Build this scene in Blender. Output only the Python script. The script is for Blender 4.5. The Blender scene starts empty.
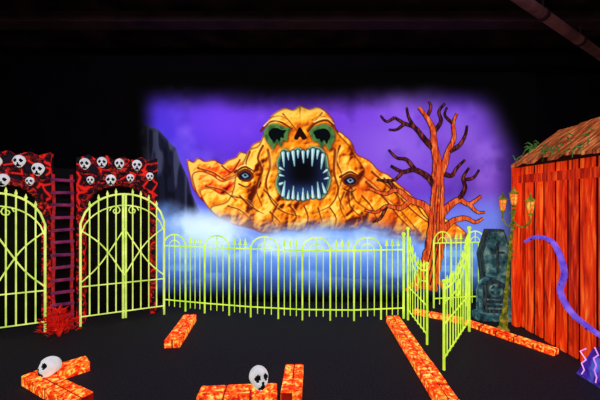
import bpy, math, random
import numpy as np
from mathutils import Vector, Matrix
random.seed(7)
sc = bpy.context.scene
sc.view_settings.view_transform = 'Standard'

def s2l(c):
    c = c/255.0
    return c/12.92 if c <= 0.04045 else ((c+0.055)/1.055)**2.4
def L(rgb): return (s2l(rgb[0]), s2l(rgb[1]), s2l(rgb[2]), 1.0)

# ------------------------------------------------------------------ materials
def new_mat(name):
    m = bpy.data.materials.new(name); m.use_nodes = True
    try: m.cycles.emission_sampling = 'NONE'
    except Exception: pass
    nt = m.node_tree
    return m, nt, nt.nodes['Principled BSDF']
def ramp(nt, stops):
    r = nt.nodes.new('ShaderNodeValToRGB')
    e = r.color_ramp.elements
    while len(e) < len(stops): e.new(0.5)
    for k, (p, c) in enumerate(stops):
        e[k].position = p; e[k].color = L(c)
    return r
def glow(name, stops, scale=8, em=0.7, rough=0.7, detail=4, stretch=(1,1,1), tex='noise', base=0.5, dist=0.0):
    """fluorescent paint: procedural colour drives both diffuse and emission"""
    m, nt, b = new_mat(name)
    tc = nt.nodes.new('ShaderNodeTexCoord'); mp = nt.nodes.new('ShaderNodeMapping')
    mp.inputs['Scale'].default_value = stretch
    nt.links.new(tc.outputs['Object'], mp.inputs['Vector'])
    if tex == 'noise':
        t = nt.nodes.new('ShaderNodeTexNoise'); t.inputs['Scale'].default_value = scale
        t.inputs['Detail'].default_value = detail; t.inputs['Distortion'].default_value = dist
        out = t.outputs['Fac']
    elif tex == 'crack':
        n = nt.nodes.new('ShaderNodeTexNoise'); n.inputs['Scale'].default_value = scale*0.7
        ad = nt.nodes.new('ShaderNodeVectorMath'); ad.operation = 'MULTIPLY_ADD'
        ad.inputs[1].default_value = (0.12,)*3
        nt.links.new(mp.outputs['Vector'], n.inputs['Vector'])
        nt.links.new(n.outputs['Color'], ad.inputs[0]); nt.links.new(mp.outputs['Vector'], ad.inputs[2])
        t = nt.nodes.new('ShaderNodeTexVoronoi'); t.feature = 'DISTANCE_TO_EDGE'
        t.inputs['Scale'].default_value = scale
        nt.links.new(ad.outputs[0], t.inputs['Vector']); out = t.outputs['Distance']
    if tex == 'noise': nt.links.new(mp.outputs['Vector'], t.inputs['Vector'])
    r = ramp(nt, stops); nt.links.new(out, r.inputs['Fac'])
    nt.links.new(r.outputs['Color'], b.inputs['Base Color'])
    nt.links.new(r.outputs['Color'], b.inputs['Emission Color'])
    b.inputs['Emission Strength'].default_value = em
    b.inputs['Roughness'].default_value = rough
    b.inputs['Specular IOR Level'].default_value = 0.15
    return m

M = {}
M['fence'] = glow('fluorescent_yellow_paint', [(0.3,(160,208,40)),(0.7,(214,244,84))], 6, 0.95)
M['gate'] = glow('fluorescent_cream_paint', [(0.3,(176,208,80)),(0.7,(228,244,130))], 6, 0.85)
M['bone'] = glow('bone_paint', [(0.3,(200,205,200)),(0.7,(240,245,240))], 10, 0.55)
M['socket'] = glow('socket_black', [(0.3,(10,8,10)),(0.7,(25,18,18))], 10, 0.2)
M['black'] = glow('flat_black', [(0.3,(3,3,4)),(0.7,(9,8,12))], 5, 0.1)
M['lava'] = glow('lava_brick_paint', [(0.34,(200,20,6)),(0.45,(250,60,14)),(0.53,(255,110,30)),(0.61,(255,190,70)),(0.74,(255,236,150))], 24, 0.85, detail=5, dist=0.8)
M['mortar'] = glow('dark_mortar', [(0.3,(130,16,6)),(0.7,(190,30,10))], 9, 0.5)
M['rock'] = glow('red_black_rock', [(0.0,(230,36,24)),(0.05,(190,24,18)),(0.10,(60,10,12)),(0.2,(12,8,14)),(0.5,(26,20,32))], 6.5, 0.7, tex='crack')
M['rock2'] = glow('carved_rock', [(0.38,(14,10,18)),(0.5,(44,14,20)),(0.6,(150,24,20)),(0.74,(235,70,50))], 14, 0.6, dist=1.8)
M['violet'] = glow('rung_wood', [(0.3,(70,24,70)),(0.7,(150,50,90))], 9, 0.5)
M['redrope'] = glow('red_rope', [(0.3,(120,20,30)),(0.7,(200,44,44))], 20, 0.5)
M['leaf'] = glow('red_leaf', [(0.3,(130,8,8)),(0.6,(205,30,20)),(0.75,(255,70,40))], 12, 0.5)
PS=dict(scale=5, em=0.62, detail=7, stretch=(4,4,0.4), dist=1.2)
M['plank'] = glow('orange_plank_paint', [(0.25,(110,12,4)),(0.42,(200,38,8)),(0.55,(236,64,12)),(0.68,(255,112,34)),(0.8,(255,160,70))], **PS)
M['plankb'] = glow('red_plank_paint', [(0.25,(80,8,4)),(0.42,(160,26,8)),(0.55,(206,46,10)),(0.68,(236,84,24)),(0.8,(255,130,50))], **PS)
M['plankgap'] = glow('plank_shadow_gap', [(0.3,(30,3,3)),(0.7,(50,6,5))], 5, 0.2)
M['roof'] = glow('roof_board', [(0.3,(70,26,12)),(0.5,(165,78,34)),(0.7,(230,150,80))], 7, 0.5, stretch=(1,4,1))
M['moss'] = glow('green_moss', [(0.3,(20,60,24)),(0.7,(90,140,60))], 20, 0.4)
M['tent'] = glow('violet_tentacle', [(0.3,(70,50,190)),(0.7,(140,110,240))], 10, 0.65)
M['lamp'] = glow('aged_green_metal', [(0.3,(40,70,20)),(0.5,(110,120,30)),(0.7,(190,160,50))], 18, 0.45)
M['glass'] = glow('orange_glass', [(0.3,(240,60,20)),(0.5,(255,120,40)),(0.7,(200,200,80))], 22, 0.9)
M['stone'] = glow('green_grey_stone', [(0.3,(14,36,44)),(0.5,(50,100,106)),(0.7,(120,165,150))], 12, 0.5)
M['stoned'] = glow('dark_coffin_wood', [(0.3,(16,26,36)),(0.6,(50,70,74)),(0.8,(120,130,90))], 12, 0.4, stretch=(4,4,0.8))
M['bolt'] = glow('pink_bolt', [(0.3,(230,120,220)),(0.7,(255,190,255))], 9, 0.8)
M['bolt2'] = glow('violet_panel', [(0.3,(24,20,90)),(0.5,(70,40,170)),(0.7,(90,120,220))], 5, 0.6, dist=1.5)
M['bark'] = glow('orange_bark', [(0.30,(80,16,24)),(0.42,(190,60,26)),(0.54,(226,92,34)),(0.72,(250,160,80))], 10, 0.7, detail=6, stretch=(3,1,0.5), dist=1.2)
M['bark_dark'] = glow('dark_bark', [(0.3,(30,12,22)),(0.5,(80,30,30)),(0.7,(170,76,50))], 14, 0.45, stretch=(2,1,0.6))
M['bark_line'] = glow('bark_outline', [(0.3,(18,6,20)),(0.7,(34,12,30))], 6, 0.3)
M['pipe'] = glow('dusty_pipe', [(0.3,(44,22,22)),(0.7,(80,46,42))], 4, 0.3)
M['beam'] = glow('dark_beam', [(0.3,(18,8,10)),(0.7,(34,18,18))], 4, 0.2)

def surf(name, stops, scale, rough, spec=0.2, em=0.0, detail=6):
    m = glow(name, stops, scale, em, rough, detail)
    m.node_tree.nodes['Principled BSDF'].inputs['Specular IOR Level'].default_value = spec
    return m
M['floor'] = surf('black_carpet', [(0.3,(14,14,18)),(0.7,(38,37,44))], 60, 0.85, 0.2, 0.25)  # faint emission put into the carpet to lift its blue-grey
M['wall'] = surf('black_wall_paint', [(0.3,(4,4,6)),(0.7,(12,10,14))], 3, 0.9, 0.1)
M['ceil'] = surf('black_ceiling', [(0.35,(6,4,6)),(0.55,(20,11,12)),(0.75,(40,22,22))], 2.5, 0.95, 0.1, 0.1)

# ------------------------------------------------------------------ mesh builder
class MB:
    def __init__(s): s.v=[]; s.f=[]; s.m=[]; s.mats=[]; s.sm=[]
    def mi(s, k):
        if k not in s.mats: s.mats.append(k)
        return s.mats.index(k)
    def add(s, vs, fs, k, smooth=False):
        o=len(s.v); s.v += [tuple(v) for v in vs]; i=s.mi(k)
        for f in fs: s.f.append([a+o for a in f]); s.m.append(i); s.sm.append(smooth)
    def box(s, c, size, k, rot=0.0, T=None, bev=0.0):
        hx,hy,hz=[a/2 for a in size]
        b=bev
        if b<=0:
            vs=[Vector((x,y,z)) for x in(-hx,hx) for y in(-hy,hy) for z in(-hz,hz)]
            fs=[(0,1,3,2),(4,6,7,5),(0,4,5,1),(2,3,7,6),(0,2,6,4),(1,5,7,3)]
        else:
            oct_=lambda ix,iy,c_:[(-ix+c_,-iy),(ix-c_,-iy),(ix,-iy+c_),(ix,iy-c_),(ix-c_,iy),(-ix+c_,iy),(-ix,iy-c_),(-ix,-iy+c_)]
            vs=[];lay=[(-hz,hx-b,hy-b),(-hz+b,hx,hy),(hz-b,hx,hy),(hz,hx-b,hy-b)]
            for z,ax,ay in lay: vs+=[Vector((p[0],p[1],z)) for p in oct_(ax,ay,b)]
            fs=[tuple(range(7,-1,-1)),tuple(range(24,32))]
            for l in range(3):
                for i in range(8):
                    j=(i+1)%8; fs.append((l*8+i,l*8+j,l*8+8+j,l*8+8+i))
        R=Matrix.Rotation(rot,3,'Z')
        vs=[(R@v)+Vector(c) for v in vs]
        if T: vs=[T(v) for v in vs]
        s.add(vs,fs,k)
    def tube(s, pts, r, k, n=6, flat=None, T=None, cap=True):
        P=[Vector(p) for p in pts]
        if T: P=[T(p) for p in P]
        N=len(P); rr=r if isinstance(r,(list,tuple)) else [r]*N
        vs=[];fs=[]; prev=None
        for i in range(N):
            d=(P[min(i+1,N-1)]-P[max(i-1,0)])
            d=d.normalized() if d.length>1e-9 else Vector((0,0,1))
            if prev is None:
                a=Vector((0,1,0)) if abs(d.y)<0.9 else Vector((1,0,0))
            else: a=prev
            a=(a-d*a.dot(d)).normalized(); b=d.cross(a); prev=a
            for j in range(n):
                t=2*math.pi*j/n
                o=(a*math.cos(t)+b*math.sin(t))*rr[i]
                if flat: ax=Vector(flat[0]); o=o-ax*o.dot(ax)*(1-flat[1])
                vs.append(P[i]+o)
        for i in range(N-1):
            for j in range(n):
                q=(j+1)%n; fs.append((i*n+j,i*n+q,(i+1)*n+q,(i+1)*n+j))
        if cap: fs.append(tuple(range(n-1,-1,-1))); fs.append(tuple((N-1)*n+j for j in range(n)))
        s.add(vs,fs,k,n>5)
    def ball(s,c,r,k,T=None,u=8,w=6):
        if not isinstance(r,(list,tuple)): r=(r,r,r)
        vs=[];fs=[]
        for i in range(w+1):
            a=math.pi*i/w
            for j in range(u):
                b=2*math.pi*j/u
                vs.append(Vector((c[0]+r[0]*math.sin(a)*math.cos(b),c[1]+r[1]*math.sin(a)*math.sin(b),c[2]+r[2]*math.cos(a))))
        for i in range(w):
            for j in range(u):
                q=(j+1)%u; fs.append((i*u+j,(i+1)*u+j,(i+1)*u+q,i*u+q))
        if T: vs=[T(v) for v in vs]
        s.add(vs,fs,k,True)
    def prism(s,outline,y0,y1,k,T=None,side=None):
        n=len(outline)
        vs=[Vector((p[0],y0,p[1])) for p in outline]+[Vector((p[0],y1,p[1])) for p in outline]
        if T: vs=[T(v) for v in vs]
        s.add(vs,[tuple(range(n)),tuple(range(2*n-1,n-1,-1))],k)
        s.add(vs,[(i,(i+1)%n+0,(i+1)%n+n,i+n) for i in range(n)],side or k)
    def obj(s,name,parent=None):
        me=bpy.data.meshes.new(name); me.from_pydata(s.v,[],s.f); 
        for k in s.mats: me.materials.append(M[k])
        me.polygons.foreach_set('material_index',s.m)
        me.polygons.foreach_set('use_smooth',s.sm)
        me.update(); me.validate()
        o=bpy.data.objects.new(name,me); sc.collection.objects.link(o)
        if parent: o.parent=parent
        return o

def frame(origin, ang):
    ca,sa=math.cos(ang),math.sin(ang); ox,oy,oz=origin
    return lambda v: Vector((ox+v[0]*ca-v[1]*sa, oy+v[0]*sa+v[1]*ca, oz+v[2]))

def catmull(P, n=6, closed=False):
    P=[np.array(p,float) for p in P]; N=len(P); out=[]
    rng=range(N) if closed else range(N-1)
    for i in rng:
        if closed: a,b,c,d=P[(i-1)%N],P[i],P[(i+1)%N],P[(i+2)%N]
        else: a,b,c,d=P[max(i-1,0)],P[i],P[i+1],P[min(i+2,N-1)]
        for j in range(n):
            t=j/n
            out.append(0.5*((2*b)+(c-a)*t+(2*a-5*b+4*c-d)*t*t+(-a+3*b-3*c+d)*t**3))
    if not closed: out.append(P[-1])
    return out

# ------------------------------------------------------------------ room shell
WY=5.15; XL,XR=-4.6,5.2; YF=-1.5; CZ=4.0
def slab(name,x0,x1,y0,y1,z0,z1,k):
    b=MB(); b.box(((x0+x1)/2,(y0+y1)/2,(z0+z1)/2),(x1-x0,y1-y0,z1-z0),k); return b.obj(name)
slab('floor',XL-.1,XR+.1,YF-.1,WY+.1,-.1,0,'floor')
slab('ceiling',XL-.1,XR+.1,YF-.1,WY+.1,CZ,CZ+.1,'ceil')
slab('wall_back',XL-.1,XR+.1,WY,WY+.1,0,CZ,'wall')
slab('wall_left',XL-.1,XL,YF,WY,0,CZ,'wall')
slab('wall_right',XR,XR+.1,YF,WY,0,CZ,'wall')
slab('wall_front',XL-.1,XR+.1,YF-.1,YF,0,CZ,'wall')

# ------------------------------------------------------------------ mural (hand-painted artwork)
U=63.5                      # artwork units per metre of wall
S=2; u0,u1,v0,v1=126,536,72,301
W=int((u1-u0)*S); H=int((v1-v0)*S)
uu,vv=np.meshgrid(u0+(np.arange(W)+.5)/S, v0+(np.arange(H)+.5)/S)
rs=np.random.RandomState(3)
def vn(sx,sy=None,off=(0,0)):
    sy=sy or sx
    g=rs.rand(80,120)
    x=(uu-u0)/sx+off[0]; y=(vv-v0)/sy+off[1]
    xi=np.floor(x).astype(int); yi=np.floor(y).astype(int); fx=x-xi; fy=y-yi
    fx=fx*fx*(3-2*fx); fy=fy*fy*(3-2*fy)
    a=g[yi%80,xi%120]; b=g[yi%80,(xi+1)%120]; c=g[(yi+1)%80,xi%120]; d=g[(yi+1)%80,(xi+1)%120]
    return (a*(1-fx)+b*fx)*(1-fy)+(c*(1-fx)+d*fx)*fy
def fbm(s): return (vn(s)*.5+vn(s/2)*.28+vn(s/4)*.15+vn(s/8)*.07)
def pm(P,smooth=True,n=6):
    if smooth: P=catmull(P,n,True)
    m=np.zeros_like(uu,bool); N=len(P)
    for i in range(N):
        x1,y1=P[i][0],P[i][1]; x2,y2=P[(i+1)%N][0],P[(i+1)%N][1]
        if y1==y2: continue
        c=((y1>vv)!=(y2>vv))&(uu<(x2-x1)*(vv-y1)/(y2-y1)+x1)
        m^=c
    return m.astype(float)
def blur(m,r):
    r=max(1,int(r*S))
    for _ in range(2):
        for ax in (0,1):
            p=np.pad(m,[(r,r) if a==ax else (0,0) for a in (0,1)],mode='edge')
            c=np.cumsum(p,axis=ax); 
            z=np.zeros_like(np.take(c,[0],axis=ax)); c=np.concatenate([z,c],axis=ax)
            n=m.shape[ax]
            m=(np.take(c,np.arange(2*r,2*r+n),axis=ax)-np.take(c,np.arange(0,n),axis=ax))/(2*r)
    return m
def stroke(P,w0,w1=None,soft=.6,n=8):
    w1=w0 if w1 is None else w1
    P=catmull(P,n); m=np.zeros_like(uu); N=len(P)
    xs=[p[0] for p in P]; ys=[p[1] for p in P]; pad=max(w0,w1)+4
    a0=max(0,int((min(xs)-pad-u0)*S)); a1=min(W,int((max(xs)+pad-u0)*S)); b0=max(0,int((min(ys)-pad-v0)*S)); b1=min(H,int((max(ys)+pad-v0)*S))
    if a1<=a0 or b1<=b0: return m
    X=uu[b0:b1,a0:a1]; Y=vv[b0:b1,a0:a1]; best=np.zeros_like(X)
    for i in range(N-1):
        ax,ay=P[i]; bx,by=P[i+1]; dx,dy=bx-ax,by-ay; l=dx*dx+dy*dy+1e-9
        t=np.clip(((X-ax)*dx+(Y-ay)*dy)/l,0,1)
        d=np.hypot(X-ax-t*dx,Y-ay-t*dy); w=w0+(w1-w0)*(i+t)/(N-1)
        best=np.maximum(best,np.clip((w/2+soft/2-d)/soft,0,1))
    m[b0:b1,a0:a1]=best; return m
img=np.zeros((H,W,3))
def over(m,c):
    global img
    m=m[...,None]; c=np.array(c,float)
    img=img*(1-m)+c*m
def g(cx,cy,rx,ry,p=2): return np.exp(-(np.abs((uu-cx)/rx)**p+np.abs((vv-cy)/ry)**p))
def ss(a,b,x): t=np.clip((x-a)/(b-a),0,1); return t*t*(3-2*t)
# sky
n1=fbm(60); n2=fbm(30)
over(np.ones_like(uu),(78,38,178))
over(g(170,150,46,60)*.8,(44,44,196))
over(g(225,122,60,36)*.8,(112,60,226))
over(g(400,145,70,50)*.9,(134,92,212))
over(g(345,108,60,24)*.6,(120,60,210))
over(g(480,180,40,70)*.7,(112,72,172))
over(ss(.5,.8,n1)*.5,(160,116,235)); over(ss(.55,.85,1-n2)*.4,(44,20,120))
over(ss(186,218,vv+12*(n1-.5))*.9,(100,130,230))
# left cliffs
cl=pm([(120,122),(143,124),(158,129),(168,140),(176,148),(181,163),(188,178),(192,194),(200,212),(192,236),(165,245),(120,250)],False)
over(cl,(20,22,40)); over(cl*ss(.5,.7,vn(5,22))*.75,(66,70,98)); over(cl*ss(.6,.8,vn(4,14))*.5,(6,6,12))
over(cl*np.clip(1-blur(cl,2.5),0,1)*.8,(90,96,140))
dark=(96,14,8)
def pal(t,stops):
    t=np.clip(t,0,1); xs=[s[0] for s in stops]
    return np.stack([np.interp(t,xs,[s[1][k] for s in stops]) for k in range(3)],-1)
rockpal=[(0,(78,18,6)),(.22,(172,66,8)),(.45,(222,118,14)),(.72,(242,156,26)),(1,(255,206,80))]
redpal=[(0,(80,8,6)),(.25,(196,30,14)),(.5,(236,72,16)),(.75,(248,132,30)),(1,(255,196,80))]
def rock(mask,cols,hpx=6,flow=None,oc=dark,rough=1.0):
    global img
    h=blur(mask,hpx)*10+blur(mask,2)*3+(fbm(20)*11+vn(6,11)*2.0+np.abs(vn(12,16)-.5)*5)*rough
    if flow is not None: h=h+flow
    gy,gx=np.gradient(h); sh=.56+(gx*.95+gy*1.0)*1.05
    m=mask[...,None]
    c=pal(sh,cols)
    img=img*(1-m)+c*m
    ring=np.clip(1-np.abs(blur(mask,1.0)-.5)*2.2,0,1)
    over(ring*.85,oc)
rock(pm([(187,160),(193,162),(198,158),(204,161),(214,160),(222,164),(228,160),(236,157),(240,152),(248,153),(252,145),(260,141),(268,140),(275,190),(250,216),(232,210),(214,200),(196,192),(190,176)]),redpal,5)
rock(pm([(192,176),(200,171),(212,175),(222,181),(232,176),(240,172),(248,176),(258,178),(262,214),(240,218),(218,208),(200,198)]),redpal,4)
rock(pm([(200,192),(210,188),(222,194),(236,190),(248,198),(262,204),(262,226),(236,224),(214,214)]),rockpal,4,oc=(130,40,8))
rock(pm([(336,134),(346,137),(352,144),(356,154),(368,160),(378,170),(388,175),(398,184),(408,192),(418,202),(432,211),(446,219),(458,226),(468,238),(450,246),(400,240),(350,226),(340,180)]),rockpal,5,oc=(110,24,8))
rock(pm([(352,170),(366,178),(378,188),(384,196),(396,206),(412,224),(420,236),(395,234),(360,224),(350,200)]),rockpal,4,oc=(110,24,8))
over(ss(.45,.7,vn(14,10))*(uu>352)*(uu<470)*(vv>165)*pm([(352,160),(378,170),(418,202),(466,238),(400,238),(350,222)])*.35,(226,70,16))
# skull mountain
cx,cy=300,118
ang=np.arctan2(uu-cx,(vv-cy)+18); fl=np.sin(ang*15+fbm(24)*8)*3.0*ss(140,162,vv)
skm=pm([(266,128),(269,119),(276,112),(285,108),(293,110),(300,106),(309,109),(318,107),(327,113),(333,121),(335,130),(340,136),(349,146),(356,158),(364,170),(360,180),(352,186),(355,200),(368,212),(358,230),(330,230),(312,236),(290,230),(270,234),(250,228),(226,221),(210,208),(226,202),(233,190),(236,174),(243,162),(249,150),(258,146),(262,138)])
rock(skm,rockpal,7,flow=fl,oc=(90,26,6),rough=.8)
for P,w in [([(263,146),(258,158),(262,172),(256,188),(262,206)],2.6),([(250,152),(246,164),(250,172)],2),([(340,146),(336,160),(342,176),(338,194),(344,210)],2.6),
            ([(268,150),(270,166),(266,184),(272,202),(284,212),(300,216)],2.8),([(335,150),(334,172),(338,190),(330,206),(312,214)],2.8),
            ([(232,196),(246,200),(258,212)],2.2),([(228,206),(240,210),(250,219)],1.8),([(348,190),(350,206),(360,216)],2.2),([(270,212),(280,222)],1.9),
            ([(366,182),(384,198),(398,216),(412,230)],2.6),([(372,172),(392,190),(414,212),(436,228)],2.6),([(384,178),(396,194),(400,206)],1.8),([(416,204),(424,216),(440,228)],2),([(362,196),(372,208),(378,224)],2),
            ([(198,168),(212,172),(226,180),(238,176)],2.1),([(206,186),(222,190),(236,200)],2.1),([(222,166),(232,172),(244,164)],1.8),([(240,196),(250,206),(264,214)],2),
            ([(240,160),(232,172),(222,178)],1.9),([(290,206),(296,216),(292,226)],1.8),([(318,208),(322,222)],1.8),([(283,114),(290,122),(296,130)],1.8),([(322,113),(314,122),(306,130)],1.8),
            ([(270,118),(280,116),(288,120)],1.5),([(312,120),(322,116),(331,121)],1.5),([(300,108),(300,118)],1.4),([(264,190),(270,196),(278,206)],1.8),([(256,192),(250,204)],1.6),([(344,192),(340,206),(346,220)],1.6),
            ([(304,206),(308,218),(304,230)],1.8),([(278,204),(272,216),(276,228)],1.6),([(330,208),(336,218),(334,228)],1.8)]:
    over(stroke(P,w,w*.3)*.9,(112,36,8))
    P2=[(a+2.0,b-.3) for a,b in P]; over(stroke(P2,w*.6,w*.2)*.45,(255,214,100))
over(skm*g(302,116,22,7)*.5,(255,196,70)); over(skm*g(272,160,5,12)*.4,(255,206,84)); over(skm*g(344,168,5,10)*.4,(255,206,84))
# eye sockets: drooping, dark with a green rim
for P,cxx,cyy in [([(264,132),(269,125),(277,124),(284,127),(291,128),(288,134),(287,141),(283,140),(281,147),(277,143),(273,149),(269,144),(266,140)],277,134),
              ([(309,130),(316,126),(325,124),(332,128),(335,137),(332,144),(329,150),(325,144),(321,148),(318,142),(313,141),(311,136)],322,135)]:
    m=pm(P); over(np.clip(blur(m,1.6)*2,0,1)*.9,(100,40,8)); over(m,(70,118,56))
    over(ss(.35,.75,vn(4,5))*m*.6,(26,60,34))
    Q=[(cxx+(a-cxx)*.66,cyy+(b-cyy)*.6) for a,b in P]; over(pm(Q),(4,8,10))
    over(m*np.clip(1-np.abs(blur(m,.8)-.62)*4,0,1)*.5,(160,190,90))
over(stroke([(261,131),(268,123),(278,121),(292,129)],2.6,1.4),(96,34,8)); over(stroke([(308,131),(316,123),(328,121),(338,132)],2.6,1.4),(96,34,8))
over(stroke([(264,126),(272,120),(286,122)],1.2,.6),(255,224,120)); over(stroke([(314,122),(326,118),(334,124)],1.2,.6),(255,224,120))
# nose
over(pm([(297,131),(300,127),(303,131),(307,138),(303,140),(300,137),(297,140),(294,138)]),(30,8,6))
# mouth
mo=[(280,155),(284,149),(291,152),(298,148),(304,151),(312,147),(321,149),(326,156),(328,168),(330,180),(327,191),(321,198),(312,196),(304,200),(295,198),(287,199),(280,194),(276,183),(279,172),(277,163)]
mm=pm(mo); over(np.clip(blur(mm,2.4)*2.2,0,1)*.95,(88,28,6)); over(mm,(22,30,66)); over(mm*g(304,191,18,9)*.8,(50,84,166)); over(mm*g(303,171,17,18,3),(3,4,8))
over(stroke(mo+[mo[0]],4.6,4.6)*mm,(60,100,76))
over(stroke(mo+[mo[0]],1.2,1.2)*.9,(120,170,120))
tc=(132,188,190)
for x,y,dx,dy,w in [(283,153,1,14,3.8),(288,153,.5,7,3),(293,152,1.5,14,3.8),(298,151,0,7,3),(303,152,.5,11,3.4),(308,151,-.5,7,3),(313,150,-1,16,4),(318,151,-1,8,3.2),(323,155,-2.0,14,3.8),
                    (280,168,4,2,2.8),(280,175,4,1,2.6),(327,170,-4,3,2.8),(328,178,-4,1,2.6),(280,184,5,-2,3),
                    (283,195,2,-14,4),(288,198,1,-8,3.2),(293,198,.5,-12,3.6),(298,199,0,-7,3),(303,199,0,-11,3.6),(308,198,-.5,-7,3),(313,197,-1,-11,3.6),(319,197,-1.5,-15,4),(325,192,-3,-9,3.6)]:
    over(stroke([(x,y),(x+dx*.5,y+dy*.5),(x+dx,y+dy)],w+1.6,1.8),(8,16,26))
    over(stroke([(x,y),(x+dx*.5,y+dy*.5),(x+dx,y+dy)],w,.8),tc); over(stroke([(x-.5,y),(x+dx*.6-.5,y+dy*.6)],w*.35,.5),(215,238,230))
for ex,ey in [(245,176),(350,181)]:
    over(pm([(ex-8,ey-2),(ex-2,ey-7),(ex+5,ey-6),(ex+9,ey+1),(ex+3,ey+6),(ex-5,ey+4)]),(100,34,8))
    over(pm([(ex-6,ey-1),(ex,ey-4.5),(ex+6,ey-1),(ex+4,ey+3),(ex-4,ey+3)]),(18,16,36)); over(pm([(ex-3,ey-.5),(ex+.5,ey-2.5),(ex+3.5,ey),(ex,ey+2)]),(110,150,170)); over(pm([(ex-1,ey-1),(ex+.5,ey-2),(ex+2,ey-.5),(ex,ey+.6)]),(8,8,14))
    over(stroke([(ex-10,ey-4),(ex,ey-9),(ex+10,ey-4)],2.6,1),(92,26,8)); over(stroke([(ex-6,ey+8),(ex+1,ey+11),(ex+6,ey+8)],1.6,1),(92,26,8))
    over(stroke([(ex-8,ey-7),(ex,ey-11),(ex+8,ey-7)],1.2,.6),(255,220,110))
# mist in front (lower in the middle and on the right, higher on the left)
nm=fbm(44); nf=fbm(16)
line=222-14*ss(250,200,uu)+6*np.sin((uu-180)/40)+ np.clip(uu-340,0,90)*.10
mist=ss(-6,18,vv-line+22*(nm-.5)+10*(nf-.5))
over(mist*.95,(84,134,226))
hi=g(212,222,46,18)+g(290,242,84,14)*.8+g(380,246,60,14)*.6+g(190,207,12,22)*.9+g(240,250,60,14)*.6
over(np.clip(hi,0,1)*ss(.2,.6,nm*.5+nf*.5)*.9*mist,(200,228,252))
over(g(222,224,30,11)*.65,(226,244,255))
over(ss(250,288,vv+14*(nm-.5))*.72,(44,78,170)); over(ss(270,299,vv+8*(nm-.5))*.9,(12,20,60))
over(ss(.5,.75,vn(30,7))*ss(228,248,vv)*(1-ss(270,295,vv))*.35,(150,196,245))
fade=ss(80,112,vv-6*np.cos((uu-300)/60)-((uu-310)/150)**2*8+10*(n2-.5))*ss(134,160,uu+14*(n1-.5)+ (vv>160)*8)*(1-ss(490,530,uu+14*(n1-.5)+np.clip(150-vv,0,60)*.45))
img=img*np.clip(fade,0,1)[...,None]*(1-ss(288,301,vv))[...,None]
img=np.clip(img+3,0,255)/255
lin=np.where(img<=.04045,img/12.92,((img+.055)/1.055)**2.4)
me=bpy.data.meshes.new('skull_mountain_mural')
xs=((uu-300)/U).ravel(); zs=(1.6-(vv-200)/U).ravel()
co=np.stack([xs,np.full_like(xs,WY-.006),zs],-1).astype(np.float32)
me.vertices.add(W*H); me.vertices.foreach_set('co',co.ravel())
ii=np.arange((H-1)*(W-1)); r=ii//(W-1); c=ii%(W-1); a=r*W+c
q=np.stack([a,a+W,a+W+1,a+1],-1).astype(np.int32)
me.loops.add(q.size); me.loops.foreach_set('vertex_index',q.ravel())
me.polygons.add(len(q)); me.polygons.foreach_set('loop_start',(np.arange(len(q))*4).astype(np.int32))
me.update(calc_edges=True)
ca=me.color_attributes.new('paint','FLOAT_COLOR','POINT')
ca.data.foreach_set('color',np.concatenate([lin.reshape(-1,3),np.ones((W*H,1))],-1).astype(np.float32).ravel())
m,nt,b=new_mat('mural_paint'); at=nt.nodes.new('ShaderNodeVertexColor'); at.layer_name='paint'
nt.links.new(at.outputs['Color'],b.inputs['Base Color']); nt.links.new(at.outputs['Color'],b.inputs['Emission Color'])
b.inputs['Emission Strength'].default_value=.9; b.inputs['Roughness'].default_value=.9; b.inputs['Specular IOR Level'].default_value=.05
me.materials.append(m)
sc.collection.objects.link(bpy.data.objects.new('skull_mountain_mural',me))

# ------------------------------------------------------------------ dead tree (low relief against the mural)
def A(u,v,d): return ((u-300)/U, WY-d, 1.6-(v-200)/U)
tree=MB()
br=[([(424,288),(428,270),(433,250),(435,230),(436,210),(437,190),(437,172)],25,10,0),
    ([(436,176),(436,160),(433,146),(432,130),(426,118),(418,108)],10,2.5,0),
    ([(437,180),(443,166),(447,152),(453,138),(452,124),(456,114)],8,1.6,0),
    ([(434,150),(424,140),(414,128),(404,124),(394,118)],6,1.5,1),
    ([(414,128),(408,118),(406,108)],3,1,1),([(432,134),(440,122),(438,112),(444,104)],4,1.2,1),
    ([(426,118),(430,108),(428,102)],3,1,1),([(447,152),(458,146),(464,136),(466,126)],4.5,1.2,1),
    ([(436,190),(428,178),(414,170),(402,172),(390,166)],7,1.6,1),([(414,170),(406,160),(396,158),(388,150)],4,1,1),([(402,172),(394,180),(386,180)],3,1,1),
    ([(435,222),(424,206),(410,200),(396,190),(384,194),(368,188)],8.5,1.8,0),([(396,190),(388,182),(376,180)],4,1.1,1),([(410,200),(400,208),(386,206),(376,212),(364,210)],5,1.3,0),([(386,206),(380,218),(372,222)],3,1,1),
    ([(439,216),(448,206),(458,200),(468,204),(480,196)],8.5,2,0),([(458,200),(464,188),(462,178),(468,168)],4.5,1.2,1),([(468,204),(476,212),(484,212)],4,1,0),
    ([(438,236),(450,222),(464,218),(474,222),(482,218)],7,1.6,0),([(462,180),(472,178),(478,170)],3,.9,1),([(440,172),(450,176),(456,168),(464,160)],4.5,1.2,1),
    ([(452,124),(444,116),(446,108)],2.6,.8,1),([(394,118),(386,122),(380,116)],2.2,.8,1),([(404,124),(396,130),(388,130)],2.5,.8,1)]
for P,w0,w1,dk in br:
    Q=catmull(P,5); n=len(Q)
    rr=[(w0+(w1-w0)*(i/(n-1))**.8)/2/U*(1+.07*math.sin(i*2.3)) for i in range(n)]
    tree.tube([A(p[0],p[1],.034) for p in Q],[r+.011 for r in rr],'bark_line',8,((0,1,0),.11))
    tree.tube([A(p[0]-.3,p[1],.052) for p in Q],rr,'bark_dark' if dk else 'bark',8,((0,1,0),.2))
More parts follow.
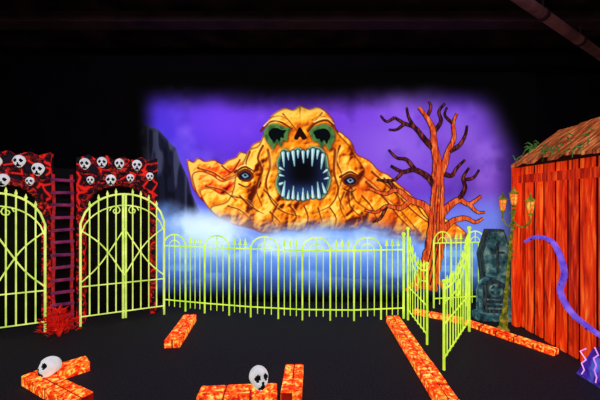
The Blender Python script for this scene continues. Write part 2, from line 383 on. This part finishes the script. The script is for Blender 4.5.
for dx,w in [(-16,7),(-8,9),(9,9),(17,6)]:
    Q=catmull([(427+dx*.3,262),(426+dx*.6,278),(424+dx*1.2,290)],5)
    tree.tube([A(p[0],p[1],.04) for p in Q],[w/2/U*(1-.6*i/(len(Q)-1)) for i in range(len(Q))],'bark',8,((0,1,0),.3))
for dx in (-5,0,4):
    Q=catmull([(424+dx,284),(430+dx*.8,262),(434+dx*.7,240),(435+dx*.6,215),(437+dx*.5,185)],6)
    tree.tube([A(p[0],p[1],.088-.0007*i) for i,p in enumerate(Q)],[.011-.00025*i for i in range(len(Q))],'bark_line',5,((0,1,0),.3))
tree.obj('dead_tree')

# ------------------------------------------------------------------ skull
def skull(mb,c,s,yaw=0,pitch=0):
    u,w=36,26; vs=[];tag=[]
    R=Matrix.Rotation(yaw,3,'Z')@Matrix.Rotation(pitch,3,'X')
    for i in range(w+1):
        a=math.pi*i/w
        for j in range(u):
            b_=2*math.pi*j/u
            x,y,z=math.sin(a)*math.cos(b_),math.sin(a)*math.sin(b_),math.cos(a)
            px,py,pz=x*.39,y*.5,z*.44
            front=max(0,-y); t=0
            if z<0:
                k=min(1,-z*1.2); px*=1-.28*k; py=py*(1-.35*k) if y>0 else py*(1-.08*k)
                pz-= .16*k*(0.4+.6*front)
            for ex in(-.42,.42):
                d=math.hypot((x-ex)/.27,(z-.02)/.25)
                if y<0 and d<1.35: py+=.15*max(0,1-d/1.35)**.6*1.0; t=max(t,1 if d<1 else 0)
                d2=math.hypot((x-ex*1.35)/.22,(z+.36)/.16)
                if y<0: px*=1+.12*math.exp(-d2*d2); 
            dn=math.hypot(x/.12,(z+.36)/.16)
            if y<0 and dn<1: t=1; py+=.05
            if y<0 and abs(z+.62)<.045 and abs(x)<.5: t=1
            if y<0 and -.86<z<-.5 and abs(x)<.45 and abs(math.sin(x*22))<.22: t=1
            vs.append(R@Vector((px,py,pz))*s+Vector(c)); tag.append(t)
    fb=[];fd=[]
    for i in range(w):
        for j in range(u):
            q_=(j+1)%u; f=(i*u+j,(i+1)*u+j,(i+1)*u+q_,i*u+q_)
            (fd if sum(tag[k] for k in f)>=2 else fb).append(f)
    mb.add(vs,fb,'bone',True); mb.add(vs,fd,'socket',True)
def resting_skull(x,y,ztop,s,yaw,pitch):
    mb=MB(); skull(mb,(x,y,0),s,yaw,pitch)
    dz=ztop+.002-min(v[2] for v in mb.v)
    mb.v=[(v[0],v[1],v[2]+dz) for v in mb.v]; mb.obj('skull')

# ------------------------------------------------------------------ crypt facades with iron gates (left)
FO=(-3.6,3.86,0); FA=math.atan2(.446,.895)
F=frame(FO,FA)
def facade(t0,t1,skulls,name):
    mb=MB(); w=t1-t0; cxm=(t0+t1)/2; hw=w/2-.09; ah=1.5; top=2.17
    n=14
    arch=[(cxm-hw*math.cos(math.pi*i/n), ah+.30*math.sin(math.pi*i/n)) for i in range(n+1)]
    topn=[(t0+w*i/n, top+.03*math.sin(i*2.1+t0*5)) for i in range(n+1)]
    for y,flip in((0,False),(.16,True)):
        vs=[];fs=[]
        for i in range(n+1): vs+= [(arch[i][0],y,arch[i][1]),(topn[i][0],y,topn[i][1])]
        for i in range(n): f=(2*i,2*i+2,2*i+3,2*i+1); fs.append(f[::-1] if flip else f)
        k=len(vs)
        vs+=[(t0,y,0),(arch[0][0],y,0),(arch[-1][0],y,0),(t1,y,0)]
        for f in [(k,k+1,0,1),(k+2,k+3,2*n+1,2*n)]: fs.append(f[::-1] if flip else f)
        mb.add([F(v) for v in vs],fs,'rock')
    loop=[(t0,0)]+topn+[(t1,0),(arch[-1][0],0)]+arch[::-1]+[(arch[0][0],0)]
    N=len(loop); vs=[F((p[0],0,p[1])) for p in loop]+[F((p[0],.16,p[1])) for p in loop]
    mb.add(vs,[(i,i+N,(i+1)%N+N,(i+1)%N) for i in range(N)],'rock')
    mb.box((cxm,.22,1.0),(w,.04,2.0),'black',T=F)
    for i in range(n+1):
        mb.ball((arch[i][0],-.005,arch[i][1]+.03),(.06,.045,.045),'rock2',F,7,5)
    for side in(t0+.045,t1-.045):
        z=.08
        while z<1.5: mb.ball((side,-.005,z),(.048,.045,.055),'rock2',F,7,5); z+=random.uniform(.10,.14)
    for i in range(40):
        mb.ball((random.uniform(t0+.05,t1-.05),-.0,random.uniform(1.80,2.15)),(random.uniform(.035,.07),.04,random.uniform(.025,.05)),'rock2',F,7,5)
    for (s_,z,sz) in skulls: skull(mb,F((s_,-.06,z)),sz*.92,FA,0)
    mb.obj(name)
facade(.80,1.76,[(.90,2.07,.17),(1.09,2.10,.16),(1.29,2.09,.16),(1.50,2.08,.17),(1.19,1.87,.17),(.96,1.86,.12),(1.42,1.90,.13),(1.66,1.93,.13)],'crypt_facade')
facade(-.43,.53,[(.02,2.05,.17),(.24,2.07,.17),(.42,1.98,.18),(.09,1.84,.17),(-.2,2.1,.17),(-.1,1.9,.15),(.34,1.83,.12)],'crypt_facade')

def crypt_gate(t0,t1,yo,name):
    mb=MB(); w=t1-t0; c=(t0+t1)/2; r=.0085
    def topz(s): 
        x=abs(s-c)/(w/2); return 1.24+.44*math.sqrt(max(0,1-x*x*.98))
    T=lambda v:F((v[0],yo+v[1],v[2]))
    mb.tube([(t0+w*i/20,0,topz(t0+w*i/20)) for i in range(21)],.012,'gate',6,T=T)
    mb.tube([(t0+w*i/20,0,topz(t0+w*i/20)-.15) for i in range(21)],.008,'gate',6,T=T)
    for s_ in (t0,t1,c-.016,c+.016): mb.tube([(s_,0,.03 if s_ not in(t0,t1) else 0),(s_,0,topz(s_))],.013,'gate',6,T=T)
    n=5
    for half in(0,1):
        a=t0 if half==0 else c; 
        for i in range(1,n):
            s_=a+w/2*i/n; mb.tube([(s_,0,.12),(s_,0,topz(s_))],r,'gate',5,T=T)
            mb.tube([(s_,0,topz(s_)),(s_,0,topz(s_)+.035),(s_,0,topz(s_)+.08)],[.007,.016,.002],'gate',5,T=T)
        mb.tube([(a,0,.12),(a+w/2,0,.12)],r,'gate',5,T=T); mb.tube([(a,0,.5),(a+w/2,0,.5)],r,'gate',5,T=T)
        o,i_=(t0,c) if half==0 else (t1,c)
        P=catmull([(o,0.55),(o+(i_-o)*.45,.78),(i_,1.22)],8)
        mb.tube([(p[0],-.012,p[1]) for p in P],r,'gate',5,T=T)
        P=catmull([(o,1.22),(o+(i_-o)*.5,1.0),(i_,.6)],8)
        mb.tube([(p[0],-.012,p[1]) for p in P],r,'gate',5,T=T)
    for k in (-1,1):
        P=[(c+k*(.10+.07*(1-t/14)*math.cos(t*.75)),-.01,1.46+.07*(1-t/14)*math.sin(t*.75)) for t in range(13)]
        mb.tube(P,.007,'gate',5,T=T)
    mb.obj(name)
crypt_gate(.86,1.84,-.12,'iron_gate'); crypt_gate(-.42,.50,-.12,'iron_gate')

mb=MB(); mb.box((.665,.10,1.0),(.24,.18,2.0),'black',T=F)
mb.obj('stone_pier')
mb=MB()
for s_ in(.57,.76):
    mb.tube([(s_+.006*math.sin(z*9),-.05,z) for z in np.linspace(0,1.92,20)],.017,'redrope',6,T=F)
for i in range(12):
    z=.14+i*.155; mb.tube([(.545,-.06,z+random.uniform(-.01,.01)),(.785,-.06,z+random.uniform(-.01,.01))],.021,'violet',6,T=F)
mb.obj('rope_ladder')
# red foliage
mb=MB()
bc=F((.68,-.36,0))
for i in range(260):
    a=random.uniform(0,6.28); rr=random.uniform(0,.21); z=random.uniform(.02,.30)*(1-rr*2.2)+.02
    p=Vector((bc.x+rr*math.cos(a),bc.y+rr*math.sin(a)*.6,z))
    d=Vector((math.cos(a),math.sin(a),random.uniform(.1,1.2))).normalized(); sd=d.cross(Vector((0,0,1))).normalized()*.014
    l=random.uniform(.05,.09); mid=p+d*l*.5; up=Vector((0,0,.012))
    mb.add([p,mid+sd+up,p+d*l,mid-sd+up],[(0,1,2,3)],'leaf')
for i in range(9):
    a=i*.7; mb.tube([(bc.x,bc.y,0),(bc.x+.07*math.cos(a),bc.y+.04*math.sin(a),.14),(bc.x+.14*math.cos(a),bc.y+.08*math.sin(a),.24)],[.012,.008,.003],'leaf',5)
mb.obj('red_shrub')

# ------------------------------------------------------------------ garden fence
def fence(mb,p0,p1,zt=.93):
    d=Vector((p1[0]-p0[0],p1[1]-p0[1],0)); Ln=d.length; T=frame((p0[0],p0[1],0),math.atan2(d.y,d.x))
    k='fence'
    for z in(.14,zt): mb.tube([(0,0,z),(Ln,0,z)],.0095,k,5,T=T)
    aw=Ln*.54
    n=max(2,round(aw/.10)); m=max(1,round((Ln-aw)/.105))
    for s_ in(0,aw):
        mb.tube([(s_,0,0),(s_,0,zt+.05)],.012,k,6,T=T)
    for i in range(1,n): 
        s_=aw*i/n; mb.tube([(s_,0,.05),(s_,0,zt)],.006,k,5,T=T)
    mb.tube([(aw/2-aw/2*math.cos(math.pi*i/14),0,zt+.17*math.sin(math.pi*i/14)) for i in range(15)],.010,k,5,T=T)
    mb.tube([(aw/2-aw*.25*math.cos(math.pi*i/10),0,zt+.085*math.sin(math.pi*i/10)) for i in range(11)],.006,k,5,T=T)
    mb.tube([(aw/2,0,zt),(aw/2,0,zt+.17)],.006,k,5,T=T)
    for i in range(1,m+1):
        s_=aw+(Ln-aw)*i/(m+1); mb.tube([(s_,0,.05),(s_,0,zt+.06)],.006,k,5,T=T)
        mb.tube([(s_,0,zt+.05),(s_,0,zt+.085),(s_,0,zt+.15)],[.006,.018,.002],k,5,T=T)
        mb.tube([(s_-.028,0,zt+.06),(s_+.028,0,zt+.06)],.006,k,4,T=T)
    return T
path=catmull([(-2.0,4.80),(-.97,4.53),(0,4.36),(.93,4.34),(1.40,4.42)],30)
cum=[0]
for i in range(1,len(path)): cum.append(cum[-1]+float(np.hypot(*(path[i]-path[i-1]))))
NP=5; mb=MB(); pts=[]
for k in range(NP+1):
    t=cum[-1]*k/NP; i=min(range(len(cum)),key=lambda j:abs(cum[j]-t)); pts.append(path[i])
for k in range(NP): fence(mb,pts[k],pts[k+1])
mb.tube([(pts[-1][0],pts[-1][1],0),(pts[-1][0],pts[-1][1],1.12)],.016,'fence',6)
mb.ball((pts[-1][0],pts[-1][1],1.14),.028,'fence')
mb.obj('garden_fence')
mb=MB(); rp=[(1.98,4.84),(2.5,4.93),(3.06,4.99)]
for k in range(2): fence(mb,rp[k],rp[k+1],zt=.96)
mb.obj('garden_fence')

def gate_leaf(mb,p0,p1,h0,h1):
    d=Vector((p1[0]-p0[0],p1[1]-p0[1],0)); Ln=d.length; T=frame((p0[0],p0[1],0),math.atan2(d.y,d.x)); k='fence'
    tz=lambda t:h0+(h1-h0)*t-.16*math.sin(math.pi*t)
    mb.tube([(0,0,.0),(0,0,h0+.08)],.014,k,6,T=T); mb.tube([(Ln,0,.03),(Ln,0,h1+.05)],.012,k,6,T=T)
    mb.ball((0,0,h0+.1),.024,k,T=T); mb.ball((Ln,0,h1+.07),.02,k,T=T)
    for o,r in((0,.010),(-.12,.007)): mb.tube([(Ln*i/14,0,tz(i/14)+o) for i in range(15)],r,k,5,T=T)
    for z in(.14,.45): mb.tube([(0,0,z),(Ln,0,z)],.008,k,5,T=T)
    n=max(3,round(Ln/.12))
    for i in range(1,n):
        s_=Ln*i/n; z=tz(i/n); mb.tube([(s_,0,.12),(s_,0,z+.03)],.0065,k,5,T=T)
        mb.tube([(s_,0,z+.02),(s_,0,z+.055),(s_,0,z+.12)],[.006,.016,.002],k,5,T=T)
    mb.tube([(Ln/2+.09*math.cos(t*.5),0,.66+.09*math.sin(t*.5)) for t in range(14)],.007,k,5,T=T)
mb=MB(); gate_leaf(mb,(1.44,4.36),(1.38,3.55),1.12,.84); mb.obj('garden_gate')
mb=MB(); gate_leaf(mb,(2.06,3.98),(1.33,3.02),1.16,.78); mb.obj('garden_gate')

# ------------------------------------------------------------------ lava brick borders
def bricks(mb,p0,p1,w=.17,h=.09,bl=.20):
    d=Vector((p1[0]-p0[0],p1[1]-p0[1],0)); Ln=d.length; T=frame((p0[0],p0[1],0),math.atan2(d.y,d.x))
    n=max(1,round(Ln/bl))
    mb.box((Ln/2,0,h*.47),(Ln*.985,w*.93,h*.94),'mortar',T=T)
    for i in range(n):
        for j in(-1,1):
            mb.box((Ln*(i+.5)/n+random.uniform(-.004,.004),j*w/4,h/2+random.uniform(-.003,.004)),(Ln/n-.007,w/2-.005,h),'lava',T=T,bev=.007)
def border(segs,name,**kw):
    mb=MB()
    for a,b_ in segs: bricks(mb,a,b_,**kw)
    mb.obj(name)
border([((-1.45,4.32),(-1.38,3.52))],'lava_brick_border')
border([((-2.36,2.88),(-1.66,2.50)),((-2.2,2.93),(-2.02,3.12))],'lava_brick_border')
border([((-.80,2.58),(-.18,2.62)),((-.07,2.56),(-.05,3.02))],'lava_brick_border')
border([((1.21,4.28),(1.12,2.3))],'lava_brick_border')
border([((1.60,4.62),(2.12,4.24),),((2.14,4.20),(2.64,3.36))],'lava_brick_border',w=.12,h=.06)
resting_skull(-2.14,2.80,.094,.175,-.5,-.45)
resting_skull(-.33,2.61,.094,.19,.5,-.35)

# ------------------------------------------------------------------ shack (right)
mb=MB(); SX=2.785; y=4.18; y_end=1.7
mb.box((3.5,(y+y_end)/2,1.0),(1.42,y-y_end-.02,2.0),'plankgap')
kk=0
while y>y_end:
    w=random.uniform(.13,.20); kk+=1
    mb.box((SX-random.uniform(.0,.006),y-w/2,1.02),(.022,w-.036,2.04+random.uniform(-.03,.0)),random.choice(['plank','plank','plankb']),bev=.005)
    y-=w
mb.box((SX-.045,4.15,1.02),(.07,.09,2.04),'plank',bev=.01)
mb.box((SX-.03,2.95,1.86),(.03,2.4,.10),'plankb',bev=.006)
for i in range(8): mb.box((2.9+i*.17,4.2,1.02),(.155,.03,2.02),'plank',bev=.006)
y=4.05
while y>1.7:
    w=random.uniform(.11,.17); e=random.uniform(-.06,.05); z=random.uniform(-.01,.02)
    P=[(2.64+e,2.03+z+e*.6),(3.2,2.44+z),(3.2,2.47+z),(2.64+e,2.06+z+e*.6)]
    vs=[Vector((p[0],y-.016,p[1])) for p in P]+[Vector((p[0],y-w,p[1])) for p in P]
    mb.add(vs,[(0,1,2,3),(7,6,5,4),(0,4,5,1),(1,5,6,2),(2,6,7,3),(3,7,4,0)],'roof'); y-=w
mb.box((3.75,2.9,2.43),(1.1,2.35,.06),'roof')
mb.box((2.72,2.9,2.035),(.05,2.4,.06),'plankgap')
for i in range(60):
    yy=random.choice([3.95,3.5,3.1,2.8])+random.gauss(0,.09); t=random.random()*.5
    p=Vector((2.6+t*.58,yy,2.08+t*.43)); dd=Vector((random.uniform(-1,.2),random.uniform(-1,1),random.uniform(-1,.6))).normalized()
    mb.tube([p,p+dd*.06,p+dd*.1+Vector((0,0,-.04))],[.009,.007,.002],'moss',4)
mb.obj('wooden_shack')

mb=MB(); P=catmull([(2.70,3.92,1.10),(2.69,3.72,1.18),(2.69,3.5,1.16),(2.69,3.38,1.02),(2.70,3.34,.84),(2.69,3.38,.66),(2.69,3.26,.50),(2.68,3.04,.42),(2.68,2.8,.38),(2.68,2.5,.44)],8)
mb.tube(P,[.014+.016*math.sin(math.pi*min(1,i/(len(P)-1)*.9+.05)) for i in range(len(P))],'tent',8)
for i in range(6,len(P)-4,5):
    mb.ball((P[i][0]-.02,P[i][1],P[i][2]-.02),.012,'bolt2')
mb.obj('tentacle')

mb=MB(); T=lambda v:Vector((v[1],v[0],v[2]))
mb.prism([(3.02,0),(2.0,0),(2.0,.62),(2.6,.50),(2.85,.30)],2.55,2.60,'bolt2',T=T)
for k in range(6):
    y_=2.95-k*.14; P=[(2.54,y_,.03)]
    z=.03
    while z<.24+k*.05: z+=.05; P.append((2.54,y_-random.uniform(-.03,.05),z))
    mb.tube(P,.006,'bolt',4)
mb.obj('lightning_panel')

# ------------------------------------------------------------------ lamp post
mb=MB(); b0=Vector((2.47,3.98,0)); tp=Vector((2.57,3.93,1.50))
prof=[(0,.085),(.03,.085),(.05,.06),(.12,.05),(.16,.062),(.20,.035),(.45,.024),(.5,.036),(.54,.022),(1.0,.018),(1.04,.03),(1.08,.018),(1.42,.016),(1.46,.034),(1.50,.012)]
mb.tube([b0+(tp-b0)*(h/1.5) for h,_ in prof],[r*.85 for _,r in prof],'lamp',10)
for i in range(26):
    h=i/26; p=b0+(tp-b0)*h; a=i*1.1
    mb.ball((p.x+.03*math.cos(a),p.y+.03*math.sin(a),p.z),(.014,.012,.018),'moss',None,6,4)
def lantern(c,s=.85):
    x,y_,z=c
    q=lambda dz:(x,y_,z+dz*s)
    mb.tube([q(-.10),q(-.07),q(.06)],[.02*s,.032*s,.05*s],'glass',6)
    mb.tube([q(.06),q(.075),q(.12),q(.14),q(.18)],[.068*s,.06*s,.02*s,.014*s,.003],'lamp',6)
    mb.tube([q(-.13),q(-.11),q(-.095)],[.008,.03*s,.034*s],'lamp',6)
    for j in range(6):
        a=j*math.pi/3; mb.tube([(x+.034*s*math.cos(a),y_+.034*s*math.sin(a),z-.1*s),(x+.056*s*math.cos(a),y_+.056*s*math.sin(a),z+.065*s)],.004,'lamp',4)
l1=(2.53,4.08,1.55); l2=(2.62,3.72,1.53)
for l in(l1,l2):
    P=catmull([tuple(b0+(tp-b0)*.9),((tp.x+l[0])/2,(tp.y+l[1])/2,1.28),(l[0],l[1],1.36),(l[0],l[1],1.45)],6)
    mb.tube(P,.010,'lamp',6); lantern(l)
lantern((tp.x,tp.y,1.62))
mb.obj('street_lamp')

# ------------------------------------------------------------------ coffin and tombstone
mb=MB(); T0=frame((2.78,4.60,0),-.15); T=lambda v:T0((v[0],v[1]+v[2]*.05,v[2]))
co_=[(-.13,0),(.13,0),(.22,.82),(.11,1.18),(-.11,1.18),(-.22,.82)]
mb.prism(co_,0,.13,'stoned',T=T)
ins=[(a*.8,.04+b_*.94) for a,b_ in co_]; mb.prism(ins,-.03,0,'stone',T=T)
mb.box((0,-.04,.78),(.03,.02,.42),'stoned',T=T); mb.box((0,-.04,.86),(.18,.02,.03),'stoned',T=T)
mb.obj('coffin')
mb=MB(); T=frame((2.60,4.40,0),-.1)
o=[(-.2,0),(.2,0),(.2,.38)]+[(.2*math.cos(math.pi*i/12),.38+.19*math.sin(math.pi*i/12)) for i in range(1,12)]+[(-.2,.38)]
mb.prism(o,-.05,.05,'stone',T=T); mb.prism([(a*.78,.08+b_*.8) for a,b_ in o],-.062,-.05,'stoned',T=T)
mb.box((0,-.02,.05),(.5,.2,.10),'stone',T=T,bev=.015)
for z in(.16,.22,.28): mb.box((0,-.068,z),(.22,.01,.02),'stone',T=T)
mb.tube([(.08*math.cos(t*.45),-.068,.40+.08*math.sin(t*.45)) for t in range(15)],.012,'stone',5,T=T)
mb.box((0,-.068,.40),(.03,.014,.15),'stone',T=T); mb.box((0,-.068,.41),(.15,.014,.03),'stone',T=T)
mb.obj('tombstone')

# ------------------------------------------------------------------ ceiling services
mb=MB(); mb.tube([(1.2,2.65,3.65),(4.9,5.05,3.65)],.055,'pipe',10)
for t in(.15,.4,.65,.9):
    p=Vector((1.2,2.65,3.65)).lerp(Vector((4.9,5.05,3.65)),t); mb.tube([p,(p.x,p.y,4.0)],.012,'beam',5); mb.tube([p+Vector((-.03,-.02,0)),p+Vector((.03,.02,0))],.065,'beam',10)
mb.obj('ceiling_pipe')
for k,yb in enumerate((2.2,3.2,4.2)):
    b=MB(); b.box((.3,yb,3.93),(9.7,.10,.14),'beam'); b.box((.3,yb,3.85),(9.7,.2,.02),'beam'); b.obj('ceiling_beam')

# ------------------------------------------------------------------ lights
def area(name,loc,target,sx,sy,e,col):
    l=bpy.data.lights.new(name,'AREA'); l.shape='RECTANGLE'; l.size=sx; l.size_y=sy; l.energy=e; l.color=col
    o=bpy.data.objects.new(name,l); sc.collection.objects.link(o); o.location=loc
    o.rotation_euler=(Vector(target)-Vector(loc)).to_track_quat('-Z','Y').to_euler()
area('blacklight_tube',(-1.8,1.6,3.7),(-1.8,4.2,0.8),1.6,.2,35,(.62,.5,1))
area('blacklight_tube',(1.8,1.6,3.7),(1.8,4.2,0.8),1.6,.2,35,(.62,.5,1))
area('fill_light',(0,-.5,3.5),(0,3.5,1.0),2.0,.6,45,(1,.86,.74))  # soft warm fill added to bring out form, stands for no real fixture
w=bpy.data.worlds.new('world'); sc.world=w; w.use_nodes=True
w.node_tree.nodes['Background'].inputs[0].default_value=(.01,.008,.02,1); w.node_tree.nodes['Background'].inputs[1].default_value=.3

cam=bpy.data.cameras.new('camera'); cam.sensor_width=36; cam.lens=36*327/600; cam.clip_start=.05
co=bpy.data.objects.new('camera',cam); sc.collection.objects.link(co); co.location=(0,0,1.6); co.rotation_euler=(math.radians(90),0,0)
sc.camera=co
